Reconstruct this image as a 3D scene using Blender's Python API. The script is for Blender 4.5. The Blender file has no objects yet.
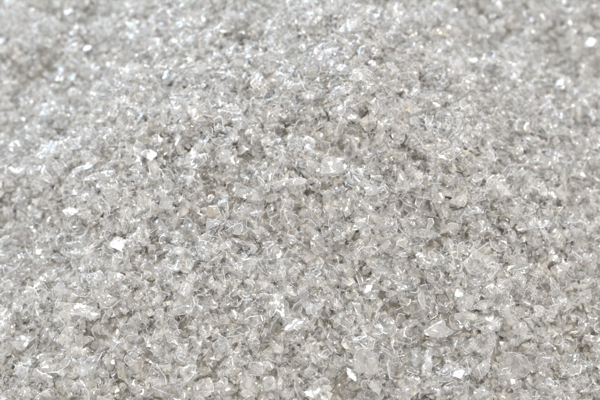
import bpy, math, random
import numpy as np
from mathutils import Vector, Matrix

# ---------------------------------------------------------------- camera, light, exposure
S = bpy.context.scene
PITCH = math.radians(42.0)
FOCUS = np.array((0.0, 0.0, 0.0))
DIST = 0.78
CAM = FOCUS + DIST * np.array((0.0, -math.cos(PITCH), math.sin(PITCH)))
LENS = 70.0
cam_data = bpy.data.cameras.new("camera")
cam = bpy.data.objects.new("camera", cam_data)
S.collection.objects.link(cam)
cam.location = CAM
cam.rotation_euler = (math.pi / 2 - PITCH, 0, 0)
cam_data.lens = LENS
cam_data.sensor_width = 36.0
cam_data.clip_start = 0.01
cam_data.clip_end = 50
cam_data.dof.use_dof = True
cam_data.dof.focus_distance = DIST - 0.012
cam_data.dof.aperture_fstop = 6.0
S.camera = cam

world = bpy.data.worlds.new("World")
S.world = world
world.use_nodes = True
bgn = world.node_tree.nodes["Background"]
bgn.inputs[0].default_value = (0.98, 0.985, 1.0, 1)
bgn.inputs[1].default_value = 1.46


def area_lamp(name, loc, target, sx, sy, power, color):
    d = bpy.data.lights.new(name, 'AREA')
    d.shape = 'RECTANGLE'
    d.size, d.size_y = sx, sy
    d.energy = power
    d.color = color
    o = bpy.data.objects.new(name, d)
    S.collection.objects.link(o)
    v = np.array(target, float) - np.array(loc, float)
    o.rotation_euler = Vector(v).to_track_quat('-Z', 'Y').to_euler()
    o.location = loc
    return o


KEY = np.array((0.25, 0.0, 2.4))
area_lamp("ceiling_lamp", KEY, (0, 0.05, 0), 0.70, 0.45, 34, (1.0, 0.975, 0.94))
WIN = np.array((-1.35, 1.95, 1.72))
area_lamp("window_lamp", WIN, (0, 0.1, 0), 1.4, 1.1, 58, (0.60, 0.80, 1.0))

S.render.engine = 'CYCLES'
S.view_settings.view_transform = 'Standard'
S.view_settings.look = 'None'
S.view_settings.gamma = 1.0
S.view_settings.use_curve_mapping = False
S.view_settings.exposure = 0.0
cy = S.cycles
cy.max_bounces = 8
cy.diffuse_bounces = 6
cy.glossy_bounces = 3
cy.transmission_bounces = 6
cy.transparent_max_bounces = 28
cy.sample_clamp_indirect = 6.0
cy.caustics_reflective = False
cy.caustics_refractive = False
cy.use_adaptive_sampling = True
cy.adaptive_threshold = 0.04
cy.adaptive_min_samples = 24
cy.use_denoising = True

rng = np.random.default_rng(41)

# ---------------------------------------------------------------- shape of the heap


def smax(a, b, k):
    h = np.clip(0.5 + 0.5 * (a - b) / k, 0, 1)
    return b * (1 - h) + a * h + k * h * (1 - h)


_wr = np.random.default_rng(7)
_waves = []
for lam, amp, cnt in ((0.16, 0.0028, 7), (0.07, 0.0015, 9), (0.032, 0.0007, 12), (0.016, 0.0004, 14)):
    for _ in range(cnt):
        a = _wr.uniform(0, 2 * math.pi)
        k = 2 * math.pi / (lam * _wr.uniform(0.75, 1.35))
        _waves.append((k * math.cos(a), k * math.sin(a), _wr.uniform(0, 6.28), amp))


def bumps(x, y):
    z = np.zeros_like(x)
    for kx, ky, ph, am in _waves:
        z = z + am * np.sin(kx * x + ky * y + ph)
    return z


def height(x, y):
    x = np.asarray(x, float)
    y = np.asarray(y, float)
    dx = x - 0.012
    dy = y - 0.105
    dyb = np.where(dy > 0, dy * 0.42, dy)
    r = np.sqrt(0.66 * dx * dx + dyb * dyb)
    front = 0.036 - 0.66 * (np.sqrt(r * r + 0.07 ** 2) - 0.07)
    back = -0.165 + 0.48 * (y - 0.12) + 0.06 * np.abs(x)
    return smax(front, back, 0.10) + bumps(x, y)


def normal_at(x, y, e=0.006):
    gx = (height(x + e, y) - height(x - e, y)) / (2 * e)
    gy = (height(x, y + e) - height(x, y - e)) / (2 * e)
    n = np.stack((-gx, -gy, np.ones_like(gx)), -1)
    return n / np.linalg.norm(n, axis=-1, keepdims=True)


FWD = np.array((0, math.cos(PITCH), -math.sin(PITCH)))
UPV = np.array((0, math.sin(PITCH), math.cos(PITCH)))
RGT = np.array((1.0, 0, 0))


def to_pix(p):
    q = p - CAM
    d = q @ FWD
    return 300 + (q @ RGT) / d * LENS / 36 * 600, 200 - (q @ UPV) / d * LENS / 36 * 600, d


def spot(px, py):
    """where on the heap's face a flake of the photograph lies"""
    d = FWD + RGT * ((px - 300) / 600 * 36 / LENS) + UPV * ((200 - py) / 600 * 36 / LENS)
    t = np.arange(0.5, 2.6, 0.003)
    p = CAM[None] + d[None] * t[:, None]
    return p[np.argmax(p[:, 2] < height(p[:, 0], p[:, 1]))]


# ---------------------------------------------------------------- materials
def new_mat(name):
    m = bpy.data.materials.new(name)
    m.use_nodes = True
    nt = m.node_tree
    nt.nodes.clear()
    return m, nt


def N(nt, t, **kw):
    n = nt.nodes.new(t)
    for k, v in kw.items():
        setattr(n, k, v)
    return n


def math_node(nt, op, a, b=None, c=None):
    n = N(nt, 'ShaderNodeMath', operation=op)
    for i, v in enumerate((a, b, c)):
        if v is None:
            continue
        if isinstance(v, (int, float)):
            n.inputs[i].default_value = v
        else:
            nt.links.new(v, n.inputs[i])
    return n.outputs[0]


def film_material(name, clear, ripple=False):
    """clear: thin see-through sheet; otherwise opaque sheet whose colour stands for light scattered among deep clear flakes"""
    m, nt = new_mat(name)
    L = nt.links.new
    out = N(nt, 'ShaderNodeOutputMaterial')
    at = N(nt, 'ShaderNodeAttribute', attribute_name="flake")     # rgb = tint, alpha = haze of that flake
    lw = N(nt, 'ShaderNodeLayerWeight')
    lw.inputs['Blend'].default_value = 0.5
    haze = at.outputs['Alpha']
    if ripple:
        tc = N(nt, 'ShaderNodeTexCoord')
        n1 = N(nt, 'ShaderNodeTexNoise')
        n1.inputs['Scale'].default_value = 120
        n1.inputs['Detail'].default_value = 2
        L(tc.outputs['Object'], n1.inputs['Vector'])
        bump = N(nt, 'ShaderNodeBump')
        bump.inputs['Strength'].default_value = 0.25
        bump.inputs['Distance'].default_value = 0.0011
        L(n1.outputs['Fac'], bump.inputs['Height'])
        L(bump.outputs[0], lw.inputs['Normal'])
        n2 = N(nt, 'ShaderNodeTexNoise')
        n2.inputs['Scale'].default_value = 420
        n2.inputs['Detail'].default_value = 3
        L(tc.outputs['Object'], n2.inputs['Vector'])
        haze = math_node(nt, 'MULTIPLY', math_node(nt, 'MULTIPLY_ADD', n2.outputs['Fac'], 1.8, 0.1), haze)
    f5 = math_node(nt, 'POWER', lw.outputs['Facing'], 4.0)
    fres = math_node(nt, 'MULTIPLY_ADD', f5, 0.75, 0.095)
    df = N(nt, 'ShaderNodeBsdfDiffuse')
    L(at.outputs['Color'], df.inputs['Color'])
    body = df
    if clear:
        tl = N(nt, 'ShaderNodeBsdfTranslucent')
        L(at.outputs['Color'], tl.inputs['Color'])
        mx = N(nt, 'ShaderNodeMixShader')
        mx.inputs[0].default_value = 0.4
        L(df.outputs[0], mx.inputs[1])
        L(tl.outputs[0], mx.inputs[2])
        tr = N(nt, 'ShaderNodeBsdfTransparent')
        L(at.outputs['Color'], tr.inputs['Color'])
        body = N(nt, 'ShaderNodeMixShader')
        L(haze, body.inputs[0])
        L(tr.outputs[0], body.inputs[1])
        L(mx.outputs[0], body.inputs[2])
    gl = N(nt, 'ShaderNodeBsdfGlossy')
    gl.inputs['Roughness'].default_value = (0.11 if ripple else 0.17) if clear else 0.28
    if ripple:
        L(bump.outputs[0], gl.inputs['Normal'])
    m2 = N(nt, 'ShaderNodeMixShader')
    L(fres, m2.inputs[0])
    L(body.outputs[0], m2.inputs[1])
    L(gl.outputs[0], m2.inputs[2])
    L(m2.outputs[0], out.inputs[0])
    return m


def edge_material():
    m, nt = new_mat("frosted_cut_edge")
    L = nt.links.new
    out = N(nt, 'ShaderNodeOutputMaterial')
    at = N(nt, 'ShaderNodeAttribute', attribute_name="flake")
    df = N(nt, 'ShaderNodeBsdfDiffuse')
    tl = N(nt, 'ShaderNodeBsdfTranslucent')
    tl.inputs['Color'].default_value = (0.78, 0.78, 0.78, 1)  # frosted white, with light guided to the edge put into the colour
    df.inputs['Color'].default_value = (0.78, 0.78, 0.78, 1)
    a = N(nt, 'ShaderNodeMixShader')
    a.inputs[0].default_value = 0.5
    L(df.outputs[0], a.inputs[1])
    L(tl.outputs[0], a.inputs[2])
    gl = N(nt, 'ShaderNodeBsdfGlossy')
    gl.inputs['Roughness'].default_value = 0.3
    b = N(nt, 'ShaderNodeMixShader')
    b.inputs[0].default_value = 0.12
    L(a.outputs[0], b.inputs[1])
    L(gl.outputs[0], b.inputs[2])
    L(b.outputs[0], out.inputs[0])
    return m


def core_material():
    m, nt = new_mat("packed_flakes")
    L = nt.links.new
    out = N(nt, 'ShaderNodeOutputMaterial')
    tc = N(nt, 'ShaderNodeTexCoord')
    v = N(nt, 'ShaderNodeTexVoronoi')
    v.inputs['Scale'].default_value = 150
    L(tc.outputs['Object'], v.inputs['Vector'])
    n = N(nt, 'ShaderNodeTexNoise')
    n.inputs['Scale'].default_value = 60
    n.inputs['Detail'].default_value = 5
    L(tc.outputs['Object'], n.inputs['Vector'])
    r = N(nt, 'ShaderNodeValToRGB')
    r.color_ramp.elements[0].color = (0.46, 0.41, 0.34, 1)  # beige ramp paints in the light scattered deep between clear flakes
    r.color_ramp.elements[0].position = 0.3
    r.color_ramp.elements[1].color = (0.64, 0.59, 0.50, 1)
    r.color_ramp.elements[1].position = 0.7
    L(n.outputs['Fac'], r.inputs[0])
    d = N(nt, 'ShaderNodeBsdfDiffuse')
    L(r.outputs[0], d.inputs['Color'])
    b = N(nt, 'ShaderNodeBump')
    b.inputs['Distance'].default_value = 0.006
    L(v.outputs['Distance'], b.inputs['Height'])
    L(b.outputs[0], d.inputs['Normal'])
    L(d.outputs[0], out.inputs[0])
    return m


FILM, SCATTERED, EDGE, CORE = film_material("clear_plastic_film", True), film_material("scattered_light_film", False), edge_material(), core_material()
RIPPLED = film_material("rippled_plastic_film", True, True)

# ---------------------------------------------------------------- one flake: film faces, frosted rim


def rot2(v, a):
    c, s = math.cos(a), math.sin(a)
    return np.stack((v[:, 0] * c - v[:, 1] * s, v[:, 0] * s + v[:, 1] * c), -1)


def flake_shape(r, n, rings, elong=1.4, jag=0.25, bend=0.8, fold=0.0, crumple=0.06, thick=0.07, fold_at=0.0, fold_dir=None,
                outline=None, solid=True, warp=0.06, sides=False, burr=0.0):
    """a torn piece of sheet about one unit in radius; returns verts, film triangles, rim quads"""
    ang = (np.arange(n) + r.uniform(-0.32, 0.32, n)) / n * 2 * math.pi
    rad = 1 + r.uniform(-jag, jag, n)
    if outline is not None:
        ang, rad = outline
        n = len(ang)
    P = [np.zeros((1, 2))]
    for k in range(1, rings + 1):
        f = k / rings
        rr = (1 - f) * 0.5 + f * rad if k < rings else rad
        P.append(np.stack((np.cos(ang) * rr * f, np.sin(ang) * rr * f), -1))
    p = np.concatenate(P)
    p[:, 0] *= math.sqrt(elong)
    p[:, 1] /= math.sqrt(elong)
    # curl, as part of a bottle's wall
    a = r.uniform(0, math.pi)
    q = rot2(p, a)
    kap = bend if abs(bend) > 1e-3 else 1e-3
    v = np.stack((np.sin(q[:, 0] * kap) / kap, q[:, 1], (1 - np.cos(q[:, 0] * kap)) / kap), -1)
    v[:, :2] = rot2(v[:, :2], -a)
    # a crease
    if fold:
        b = r.uniform(0, math.pi) if fold_dir is None else fold_dir
        w = v.copy()
        w[:, :2] = rot2(w[:, :2], b)
        s = np.clip(w[:, 0] - fold_at, 0, None)
        w[:, 0] = np.where(s > 0, fold_at + s * math.cos(fold), w[:, 0])
        w[:, 2] = w[:, 2] + s * math.sin(fold)
        w[:, :2] = rot2(w[:, :2], -b)
        v = w
    for _ in range(3):
        a, k = r.uniform(0, 6.283), r.uniform(2.0, 4.2)
        v[:, 2] += warp * r.uniform(0.4, 1.0) * np.sin(k * (p[:, 0] * math.cos(a) + p[:, 1] * math.sin(a)) + r.uniform(0, 6.283))
    v = v + r.normal(0, crumple, v.shape) * np.array((0.5, 0.5, 1.0))
    tri = []
    for i in range(n):
        j = (i + 1) % n
        tri.append((0, 1 + i, 1 + j))
        for k in range(1, rings):
            A, B = 1 + (k - 1) * n, 1 + k * n
            if r.random() < 0.5:
                tri += [(A + i, B + i, B + j), (A + i, B + j, A + j)]
            else:
                tri += [(A + i, B + i, A + j), (A + j, B + i, B + j)]
    tri = np.array(tri)
    fn = np.cross(v[tri[:, 1]] - v[tri[:, 0]], v[tri[:, 2]] - v[tri[:, 0]])
    vn = np.zeros_like(v)
    for c in range(3):
        np.add.at(vn, tri[:, c], fn)
    vn /= np.linalg.norm(vn, axis=1, keepdims=True) + 1e-9
    m = len(v)
    V = np.concatenate((v + vn * thick / 2, v - vn * thick / 2))
    T = np.concatenate((tri, tri[:, ::-1] + m)) if solid else tri
    o = 1 + (rings - 1) * n
    rim = np.array([(o + i, o + i + m, o + (i + 1) % n + m, o + (i + 1) % n) for i in range(n)])
    if burr:                      # bead for the burr and the bright refraction outline, shaped to show face-on
        b = np.arange(o, o + n)
        out = v[b] - v[b - n] if rings > 1 else v[b] - v[0]
        out /= np.linalg.norm(out, axis=1, keepdims=True) + 1e-9
        V = np.concatenate((V, v[b] + out * burr))
        k = 2 * m + np.arange(n)
        k2 = np.roll(k, -1)
        top = np.stack((rim[:, 0], k, k2, rim[:, 3]), -1)
        rim = np.concatenate((top, np.stack((k, rim[:, 1], rim[:, 2], k2), -1))) if solid else top
    if not solid:                 # a run of rim left out to break up the bright edge outline
        a0 = int(r.integers(0, n))
        gone = (a0 + np.arange(int(r.integers(n // 4, (2 * n) // 3 + 1)))) % n
        rim = np.delete(rim, gone, 0)
    V -= V.mean(0)
    if sides:
        g = rot2(p, fold_dir)[tri].mean(1)
        return V, T, rim, g[:, 0] > fold_at
    return V, T, rim


def frames(nrm, spin):
    """rotation matrices whose third axis is nrm"""
    a = np.where(np.abs(nrm[:, 2:3]) < 0.9, np.array([[0, 0, 1.0]]), np.array([[1.0, 0, 0]]))
    u = np.cross(a, nrm)
    u /= np.linalg.norm(u, axis=1, keepdims=True)
    w = np.cross(nrm, u)
    c, s = np.cos(spin)[:, None], np.sin(spin)[:, None]
    return np.stack((u * c + w * s, -u * s + w * c, nrm), -1)


def make_mesh(name, V, loops, starts, mat_idx, smooth, mats, col_vert):
    me = bpy.data.meshes.new(name)
    me.vertices.add(len(V))
    me.vertices.foreach_set('co', np.ascontiguousarray(V, np.float32).ravel())
    me.loops.add(len(loops))
    me.loops.foreach_set('vertex_index', np.ascontiguousarray(loops, np.int32))
    me.polygons.add(len(starts))
    me.polygons.foreach_set('loop_start', np.ascontiguousarray(starts, np.int32))
    for m in mats:
        me.materials.append(m)
    if mat_idx is not None:
        me.polygons.foreach_set('material_index', np.ascontiguousarray(mat_idx, np.int32))
    me.polygons.foreach_set('use_smooth', np.ascontiguousarray(smooth, bool))
    at = me.color_attributes.new("flake", 'FLOAT_COLOR', 'POINT')
    at.data.foreach_set('color', np.ascontiguousarray(col_vert, np.float32).ravel())
    me.update(calc_edges=True)
    return me


def film_colors(r, k, deep=False):
    """tint and haze of k flakes: most clear and neutral, some milky, a few yellowed"""
    c = np.ones((k, 4))
    warm = np.clip(r.normal(0.012, 0.012, k), 0, 0.06)
    c[:, 0] = 0.970
    c[:, 1] = 0.9665 - warm * 0.35
    c[:, 2] = 0.964 - warm * 1.0
    y = r.random(k) < 0.015
    c[y, 0], c[y, 1], c[y, 2] = 0.92, 0.89, 0.83
    c[:, 3] = np.clip(r.gamma(2.4, 0.027, k), 0.015, 0.22)
    c[y, 3] = 0.25
    if deep:                      # opaque beige stands for light scattered and absorbed between deep clear flakes
        g = r.uniform(0.66, 0.74, k)
        c[:, 0], c[:, 1], c[:, 2] = g * 1.03, g * 0.97, g * 0.86
    return c


# ---------------------------------------------------------------- the deep of the heap
gx = np.arange(-0.62, 0.6201, 0.008)
gy = np.arange(-0.42, 0.95, 0.008)
GX, GY = np.meshgrid(gx, gy)
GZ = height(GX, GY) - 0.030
core_v = np.stack((GX.ravel(), GY.ravel(), GZ.ravel()), -1)
nx, ny = len(gx), len(gy)
ii, jj = np.meshgrid(np.arange(nx - 1), np.arange(ny - 1))
b0 = (jj * nx + ii).ravel()
quads = np.stack((b0, b0 + 1, b0 + nx + 1, b0 + nx), -1)
me = make_mesh("terrain", core_v, quads.ravel(), np.arange(len(quads)) * 4, None, np.ones(len(quads), bool), [CORE],
               np.ones((len(core_v), 4)))
core = bpy.data.objects.new("terrain", me)
S.collection.objects.link(core)
core["kind"] = "structure"
core["label"] = "packed flakes deep inside the heap, beige standing for scattered light"

# ---------------------------------------------------------------- the loose mass of flakes


def visible_ground(k, margin):
    """k spots spread evenly (one in each cell of a jittered grid) over the part of the heap near the picture"""
    cell = 0.004
    for _ in range(12):
        gx_, gy_ = np.meshgrid(np.arange(-0.5, 0.5, cell), np.arange(-0.36, 0.85, cell))
        x = (gx_ + rng.uniform(0, cell, gx_.shape)).ravel()
        y = (gy_ + rng.uniform(0, cell, gy_.shape)).ravel()
        p = np.stack((x, y, height(x, y)), -1)
        u, v, d = to_pix(p)
        ok = (u > -margin) & (u < 600 + margin) & (v > -margin) & (v < 400 + margin)
        # far flakes thin out a little: they are only seen as a blur
        ok &= rng.random(len(x)) < np.clip(1.25 - (d - 0.80) * 0.9, 0.6, 1)
        if abs(ok.sum() - k) < 0.004 * k:
            break
        cell *= math.sqrt(ok.sum() / k)
    p = p[ok]
    rng.shuffle(p)
    return p[:k] if len(p) >= k else np.concatenate((p, p[:k - len(p)]))


def templates(r, count, n_rng, rings, sizes, burr=0.0):
    res = []
    for i in range(count):
        res.append(flake_shape(
            r, int(r.integers(*n_rng)), rings, elong=r.choice((1.15, 1.5, 2.1, 3.0), p=(.18, .36, .31, .15)),
            jag=r.uniform(0.10, 0.36), bend=r.choice((0.4, 1.0, 1.6, 2.2)) * r.choice((-1, 1)),
            fold=r.choice((0, 0.7, 1.3), p=(.55, .25, .2)), crumple=r.uniform(0.01, 0.05), thick=sizes, solid=False, warp=0.13, burr=burr))
    return res


def scatter(k, temps, size_lo, size_med, size_sig, size_hi, depth_lo, depth_hi, tilt, deep=False):
    p = visible_ground(k, 70)
    nrm = normal_at(p[:, 0], p[:, 1])
    size = np.clip(np.exp(rng.normal(math.log(size_med), size_sig, k)), size_lo, size_hi)
    dep = rng.uniform(depth_lo, depth_hi, k)
    p = p - nrm * dep[:, None]
    nn = nrm + rng.normal(0, tilt, (k, 3))
    nn /= np.linalg.norm(nn, axis=1, keepdims=True)
    R = frames(nn, rng.uniform(0, 6.283, k))
    cols = film_colors(rng, k, deep)
    which = rng.integers(0, len(temps), k)
    return p, R, size, cols, which


def build_mass(name, film, batches, round_of=4):
    VV, T3, Q4, C, SMT, SMQ = [], [], [], [], [], []
    off = 0
    for temps, (p, R, size, cols, which) in batches:
        for t, (V, T, rim) in enumerate(temps):
            idx = np.nonzero(which == t)[0]
            if not len(idx):
                continue
            W = np.einsum('kij,vj->kvi', R[idx], V) * size[idx][:, None, None] + p[idx][:, None, :]
            m = len(V)
            base = off + np.arange(len(idx))[:, None, None] * m
            VV.append(W.reshape(-1, 3))
            T3.append((T[None] + base).reshape(-1, 3))
            Q4.append((rim[None] + base).reshape(-1, 4))
            C.append(np.repeat(cols[idx], m, 0))
            SMT.append(np.full(len(idx) * len(T), round_of and t % round_of != 0))
            SMQ.append(np.zeros(len(idx) * len(rim), bool))
            off += len(idx) * m
    V = np.concatenate(VV)
    T3 = np.concatenate(T3)
    Q4 = np.concatenate(Q4)
    loops = np.concatenate((T3.ravel(), Q4.ravel()))
    starts = np.concatenate((np.arange(len(T3)) * 3, len(T3) * 3 + np.arange(len(Q4)) * 4))
    mi = np.concatenate((np.zeros(len(T3), int), np.ones(len(Q4), int)))
    sm = np.concatenate((np.concatenate(SMT), np.concatenate(SMQ)))
    print(name, len(T3) + 2 * len(Q4), "triangles")
    o = bpy.data.objects.new(name, make_mesh(name, V, loops, starts, mi, sm, [film, EDGE], np.concatenate(C)))
    S.collection.objects.link(o)
    o["kind"] = "stuff"
    o["category"] = "plastic flakes"
    return o


tr_ = np.random.default_rng(3)
T_mid = templates(tr_, 80, (7, 10), 2, 0.10, 0.11)
T_deep = templates(tr_, 50, (6, 9), 1, 0.10)
T_small = templates(tr_, 40, (6, 9), 1, 0.10, 0.14)
deep = build_mass("packed_flakes", SCATTERED, [
    (T_deep, scatter(22000, T_deep, 0.0016, 0.0032, 0.30, 0.0065, 0.0115, 0.0225, 0.26, True)),
], 0)
deep["label"] = "opaque flakes packed below the surface, coloured like light scattered in the heap"
mass = build_mass("loose_flakes", FILM, [
    (T_mid, scatter(41000, T_mid, 0.0014, 0.0027, 0.38, 0.0066, -0.0025, 0.0120, 0.5)),
    (T_small, scatter(30000, T_small, 0.0006, 0.0014, 0.35, 0.0028, -0.002, 0.009, 0.7)),
])
mass["label"] = "countless small clear plastic flakes that make up the heap"

# ---------------------------------------------------------------- the flakes one can pick out singly
# x, y, length in the photograph (600 x 400), elongation, turn in degrees, kind, lamp it mirrors, short name, what sets it apart
K, W_, O_ = "key", "win", None
HEROES = [
    (82, 311, 46, 3.0, -8, "leaf", K, "long smooth leaf flake", "long smooth leaf-shaped clear flake lying flat with one soft streak of light"),
    (187, 291, 34, 1.9, -20, "curl", K, "broad white-flashing curl", "broad curled clear flake flashing wide white on its crown"),
    (512, 366, 36, 1.1, 10, "disc", O_, "big round disc", "big round clear disc with a scalloped rim, wholly facing out"),
    (365, 362, 32, 1.2, 40, "disc", O_, "grey round disc", "grey round clear disc standing beside the narrow white slab"),
    (351, 374, 22, 2.6, -62, "square", K, "narrow white slab", "narrow slab-shaped flake shining solid white on the lower slope"),
    (459, 294, 13, 1.1, 40, "square", K, "small white square", "small square chip shining solid white below the crest's beige hollow"),
    (552, 260, 13, 1.5, -40, "square", K, "tilted white oblong", "tilted oblong chip shining solid white, alone on the flank"),
    (505, 318, 26, 1.3, 20, "fold", O_, "folded square flake", "square clear flake folded open like a small tent"),
    (495, 193, 30, 1.3, 15, "fold", K, "white ridge triangle", "folded triangular flake with a bright white ridge line"),
    (448, 107, 24, 1.5, 70, "fold", K, "spiky fan flake", "spiky fan-shaped flake with two white creases"),
    (332, 169, 28, 1.2, 5, "disc", K, "white-patched flake", "rounded clear flake with a wide white patch near the middle hollow"),
    (382, 153, 26, 1.4, 30, "fold", K, "peaked flake", "peaked clear flake with a small white top"),
    (370, 192, 26, 1.6, -70, "curl", K, "upright curl", "upright curled flake shining white down one side"),
    (347, 207, 26, 1.5, -15, "curl", K, "rolled white-tipped flake", "rolled clear flake with white tip below the white-patched flake"),
    (367, 290, 15, 1.5, 50, "square", K, "bright kite chip", "bright kite-shaped chip shining white in mid slope"),
    (335, 305, 20, 1.8, -35, "fold", K, "creased narrow chip", "creased narrow chip with a small white spot"),
    (240, 168, 34, 1.3, -15, "fold", K, "wide crumpled flake", "wide crumpled clear flake with white tip beside the middle hollow"),
    (242, 125, 22, 1.2, 40, "fold", K, "white-notched flake", "small white-notched flake on the upper slope"),
    (195, 158, 24, 2.2, 62, "leaf", K, "tall white blade", "tall white blade of film leaning on the upper slope"),
    (152, 158, 16, 1.2, 20, "square", K, "white triangle chip", "white triangular chip at the top of a curled tail"),
    (158, 173, 28, 3.4, -62, "strip", O_, "thin curled tail", "thin curled tail-like strip hanging below a white triangle chip"),
    (201, 74, 34, 1.4, 35, "fold", W_, "large bluish folded sheet", "large bluish folded sheet near the crest, facets catching cool light"),
    (137, 60, 20, 1.3, 5, "fold", W_, "star-bright flake", "star-bright flake on the blurred shoulder of the heap"),
    (142, 93, 28, 1.9, -20, "fold", W_, "white V-shaped flake", "V-shaped flake with white arms on the shoulder"),
    (90, 51, 18, 1.2, 45, "square", W_, "blurred white diamond", "blurred white diamond chip high on the shoulder"),
    (70, 15, 20, 1.2, 0, "square", W_, "far blurred glint", "far blurred glinting chip beyond the heap's shoulder"),
    (4, 43, 20, 1.1, 0, "square", W_, "blurred edge spot", "round blurred bright chip at the very edge of the picture"),
    (31, 107, 22, 1.4, 70, "fold", W_, "blurred upright chip", "blurred upright chip glinting low on the far flank"),
    (132, 117, 24, 1.3, 25, "curl", W_, "pale blue curl", "pale blue curled flake on the shoulder above the white triangle chip"),
    (19, 149, 24, 1.4, 40, "fold", W_, "soft-focus peaked flake", "soft-focus peaked flake glinting on the far flank"),
    (44, 157, 26, 1.8, 10, "curl", W_, "soft-focus flat curl", "soft-focus flat curl with a wide cool glint"),
    (90, 168, 26, 2.4, 40, "leaf", W_, "cool slanting blade", "cool slanting blade of film in soft focus"),
    (240, 20, 26, 1.4, 30, "fold", W_, "crest-top folded flake", "crest-top folded flake with small bluish facets"),
    (242, 37, 22, 1.5, 75, "fold", W_, "standing crest chip", "standing crest chip with a bluish white face"),
    (192, 42, 20, 1.3, 15, "curl", W_, "small crest curl", "small curled flake glinting at the crest's edge"),
    (450, 16, 22, 1.3, 60, "fold", W_, "white wedge flake", "white wedge-shaped flake behind the crest"),
    (588, 45, 24, 1.1, 0, "square", W_, "far round blur", "bright round blur of a chip on the far heap"),
    (557, 86, 20, 1.3, 50, "square", W_, "far flank diamond", "blurred diamond chip on the far flank"),
    (555, 120, 22, 1.3, -35, "fold", W_, "far flank peak", "blurred peaked flake on the far flank below the diamond"),
    (527, 91, 20, 1.3, -40, "fold", W_, "small flank glint", "small glinting flake uphill of the far flank peak"),
    (511, 80, 24, 1.5, -55, "curl", W_, "slim flank curl", "slim curled flake glinting beyond the small flank glint"),
    (542, 165, 30, 1.6, -15, "curl", K, "white-arched flake", "clear arched flake with small white arches on the flank"),
    (332, 5, 26, 1.7, -10, "curl", W_, "top-edge curl", "curled flake with cool white rim cut by the upper frame"),
    (352, 28, 28, 1.3, 20, "fold", W_, "bluish faceted flake", "bluish faceted flake behind the crest"),
    (120, 246, 22, 1.2, 30, "square", K, "dull white chip", "dull white chip above the long smooth leaf flake"),
    (116, 281, 26, 1.3, 70, "fold", K, "bright-cornered flake", "bright-cornered flake just uphill of the long smooth leaf flake"),
    (74, 213, 18, 1.4, 10, "square", K, "lone white tablet", "lone white tablet-like chip on the near flank"),
    (100, 277, 24, 2.2, -45, "curl", K, "slanting white-rimmed curl", "slanting white-rimmed curl beside the bright-cornered flake"),
    (28, 341, 32, 1.5, 45, "disc", W_, "pale oval by the corner", "pale oval flake with glassy top near the lower corner"),
    (90, 367, 28, 1.9, 40, "disc", O_, "grey oval flake", "grey oval flake lying below the long smooth leaf flake"),
    (175, 337, 24, 1.3, -60, "curl", K, "double-glint curl", "curled flake with two white glints side by side"),
    (222, 386, 26, 1.6, 40, "fold", K, "bottom-edge folded flake", "folded flake with a white crease at the bottom edge"),
    (280, 307, 30, 1.7, -68, "leaf", K, "upright pointed leaf", "upright pointed leaf-shaped flake with white point"),
    (291, 326, 32, 1.7, -5, "curl", W_, "glassy swollen curl", "glassy swollen curl lying at the foot of the upright pointed leaf"),
    (240, 320, 26, 1.9, -20, "fold", K, "low white-edged flake", "low white-edged flake in the middle of the near slope"),
    (312, 391, 20, 1.3, 30, "square", K, "bottom white chip", "white chip at the bottom edge next to the narrow slab"),
    (416, 360, 22, 1.3, 75, "fold", K, "paired white flake", "white-faced flake, downhill one of a glinting pair"),
    (427, 357, 20, 1.5, 65, "curl", K, "paired slim curl", "slim curl with white spot, uphill one of a glinting pair"),
    (456, 375, 16, 1.2, 20, "square", K, "white pebble-like chip", "white pebble-like chip between the pair and the big round disc"),
    (437, 331, 36, 1.4, -10, "curl", O_, "wide arched flake", "wide arched clear flake with a thick pale rim"),
    (544, 343, 20, 1.4, 40, "fold", K, "white arrow flake", "white arrow-shaped flake downhill of the tilted oblong"),
    (567, 361, 24, 1.6, -10, "fold", W_, "cool low flake", "cool white flake by the white arrow flake"),
    (582, 298, 20, 1.3, 55, "fold", K, "white split chip", "white split chip near the side edge of the picture"),
    (517, 282, 24, 1.3, 60, "curl", K, "speckled curl", "curled flake with speckled white glints uphill of the folded square flake"),
    (475, 266, 34, 1.4, 15, "disc", O_, "large glassy plate", "large glassy plate with beads of light across it"),
    (288, 184, 42, 5.0, 12, "strip", O_, "long arched strip", "long arched strip of film bridging the middle hollow"),
    (372, 215, 40, 4.6, -48, "strip", O_, "long slanting strip", "long slanting strip of film running down from the upright curl"),
    (214, 214, 18, 1.2, 20, "beige", O_, "beige flake", "opaque beige flake half buried in the middle slope"),
    (437, 35, 20, 1.3, 0, "beige", O_, "blurred beige flake", "blurred beige flake behind the crest"),
    (404, 110, 18, 1.4, 25, "beige", O_, "pale tan flake", "pale tan flake by the spiky fan flake"),
    (250, 268, 24, 1.5, 10, "curl", O_, "hollow cup flake", "hollow cup-like curled flake in the mid slope"),
]


def unit(v):
    v = np.array(v, float)
    return v / np.linalg.norm(v)


hr = np.random.default_rng(19)


def outline_for(kind, n=18):
    a = (np.arange(n) + hr.uniform(-0.2, 0.2, n)) / n * 2 * math.pi
    if kind == "square":
        k, ph = 4, hr.uniform(0, 0.3)
    elif kind == "fold":
        k, ph = int(hr.integers(3, 6)), hr.uniform(0, 6)
    elif kind == "strip":
        k, ph = 4, math.pi / 4
    else:
        k, ph = 0, 0
    if k:
        b = (a + ph) % (2 * math.pi / k) - math.pi / k
        r = math.cos(math.pi / k) / np.cos(b)
        r = r / r.mean() * (1 + 0.06 * hr.normal(size=n))
    else:
        r = 1 + sum(hr.uniform(-0.15, 0.15) * np.cos(m * a + hr.uniform(0, 6)) for m in (2, 3, 4, 5)) + 0.035 * hr.normal(size=n)
        if kind == "leaf":
            r = r * (0.82 + 0.28 * np.abs(np.cos(a)) ** 2)
    return a, r


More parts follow.
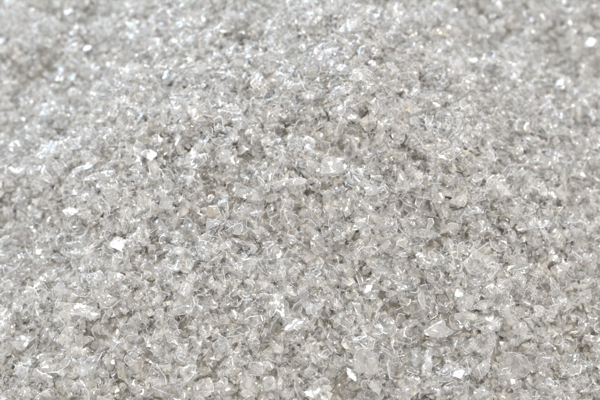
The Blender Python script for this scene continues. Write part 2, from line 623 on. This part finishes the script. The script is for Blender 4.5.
def flake_object(pos, nrm, spin_dir, rad, elong, kind, haze=None):
    bend = {"leaf": 0.35, "disc": 0.35, "square": 0.12, "fold": 0.35, "curl": 1.25, "strip": 0.6, "beige": 0.3}[kind] * hr.choice((-1, 1)) * hr.uniform(0.8, 1.2)
    if kind == "curl":
        bend = -abs(bend)
    fold = hr.uniform(-1.1, -0.6) if kind == "fold" else 0.0
    fdir, fat = hr.uniform(0, math.pi), hr.uniform(-0.1, 0.25)
    V, T, rim, flap = flake_shape(hr, 18, 4, elong=elong, bend=bend, fold=fold, fold_at=fat, fold_dir=fdir, warp={"square": 0.02, "leaf": 0.05}.get(kind, 0.09), sides=True, burr=min(0.00032 / rad, 0.09), crumple={"square": 0.010, "fold": 0.03}.get(kind, 0.022),
                            thick=min(0.00055 / rad, 0.11), outline=outline_for(kind))
    V = V * rad
    u = spin_dir - nrm * (spin_dir @ nrm)
    u = unit(u) if np.linalg.norm(u) > 1e-3 else unit(np.cross(nrm, (1, 0, 0)))
    R = np.stack((u, np.cross(nrm, u), nrm), -1)
    c = film_colors(hr, 1)[0]
    c[3] = min(c[3], 0.05 if kind == 'strip' else 0.11)
    if kind == "beige":
        c = np.array((0.86, 0.81, 0.73, 0.2))
    elif haze is not None:
        c = np.array((0.97, 0.964, 0.962, haze))
    o = bpy.data.objects.new("plastic_flake", None)
    o.empty_display_size = rad
    S.collection.objects.link(o)
    M = np.eye(4)
    M[:3, :3] = R
    M[:3, 3] = pos
    o.matrix_world = Matrix(M.tolist())

    def part(name, faces, mat, smooth):
        ids, inv = np.unique(faces, return_inverse=True)
        k = faces.shape[1]
        me = make_mesh(name, V[ids], inv.ravel(), np.arange(len(faces)) * k, None, np.full(len(faces), smooth), [mat], np.tile(c, (len(ids), 1)))
        e = bpy.data.objects.new(name, me)
        S.collection.objects.link(e)
        e.parent = o

    if kind == "fold":           # the part bent up along the crease is a flap of its own
        up = np.tile(flap, 2)
        part("film", T[~up], RIPPLED, False)
        part("flap", T[up], RIPPLED, False)
    else:
        part("film", T, RIPPLED, True)
    part("cut_edge", rim, EDGE, True)
    o["category"] = "plastic flake"
    o["group"] = "large clear flakes on the surface of the heap"
    return o


taken = []
labels = set()
for (px, py, size, elong, turn, kind, lamp, short, label) in HEROES:
    p = spot(px, py)
    d = (p - CAM) @ FWD
    mm = 36 / LENS / 600 * d
    rad = size * (0.62 if py < 130 and lamp == W_ else 1.0) * {"square": 0.70, "leaf": 1.0, "strip": 0.9, "disc": 0.85}.get(kind, 0.74) * mm / 2 / math.sqrt(elong)
    sn = normal_at(p[0], p[1], 0.02)
    v = unit(CAM - p)
    if lamp:
        n = unit(v + unit((KEY if lamp == K else WIN) - p))
        n = unit(n + hr.normal(0, 0.02, 3))
    else:
        n = unit(sn * 0.6 + v * 0.5 + hr.normal(0, 0.15, 3))
    t = math.radians(turn)
    o = flake_object(p + sn * 0.004, n, RGT * math.cos(t) + UPV * math.sin(t), rad, elong, kind)
    o["label"] = label
    labels.add(label)
    taken.append((px, py, size * 0.5))

NOUN = {"disc": ("round clear flake", "rounded glassy flake", "pale round flake"), "curl": ("curled clear flake", "cupped glassy flake", "rolled-up clear flake"),
        "fold": ("creased clear flake", "folded glassy flake", "crumpled clear flake"), "leaf": ("long clear flake", "oval glassy flake", "slender clear flake"),
        "strip": ("thin clear strip", "narrow curved strip", "ribbon-like clear strip"), "square": ("angular clear chip", "flat clear chip", "cornered glassy chip")}


def place_words(px, py):
    """where a flake lies, told by the singled-out flakes around it"""
    d = sorted((math.hypot(px - h[0], py - h[1]), h) for h in HEROES)
    out = []
    for dist, h in d[:3]:
        dx, dy = px - h[0], h[1] - py
        w = "just above" if dy > abs(dx) else "just below" if -dy > abs(dx) else "beside"
        out.append(f"{w} the {h[7]}")
    out.insert(1, f"between the {d[0][1][7]} and the {d[1][1][7]}")
    return out


count = 0
tries = 0
while count < 300 - len(HEROES) and tries < 20000:
    tries += 1
    px, py = hr.uniform(4, 596), hr.uniform(20, 396)
    if py < 110 and hr.random() < 0.6:
        continue
    size = float(np.clip(hr.normal(14.5, 3.6), 9.5, 26))
    if any(math.hypot(px - a, py - b) < (size * 0.5 + c) * 0.75 for a, b, c in taken):
        continue
    taken.append((px, py, size * 0.5))
    kind = str(hr.choice(("disc", "curl", "fold", "leaf", "strip", "square"), p=(.07, .32, .32, .15, .08, .06)))
    elong = {"disc": hr.uniform(1.05, 1.4), "curl": hr.uniform(1.2, 1.9), "fold": hr.uniform(1.1, 1.7), "leaf": hr.uniform(1.9, 2.6),
             "strip": hr.uniform(2.8, 4), "square": hr.uniform(1.05, 1.6)}[kind]
    p = spot(px, py)
    d = (p - CAM) @ FWD
    rad = size * 36 / LENS / 600 * d / 2 / math.sqrt(elong)
    if kind in ("leaf", "strip"):
        rad *= 1.25
    sn = normal_at(p[0], p[1], 0.02)
    v = unit(CAM - p)
    n = unit(sn * 0.7 + v * 0.35 + hr.normal(0, 0.30, 3))
    t = hr.uniform(0, 6.28)
    o = flake_object(p + sn * hr.uniform(0.000, 0.004), n, RGT * math.cos(t) + UPV * math.sin(t), rad, elong, kind)
    for w in place_words(px, py):
        for noun in NOUN[kind]:
            lb = f"{noun} {w}"
            if lb not in labels:
                break
        if lb not in labels:
            break
    labels.add(lb)
    o["label"] = lb
    count += 1
print("single flakes:", count + len(HEROES))
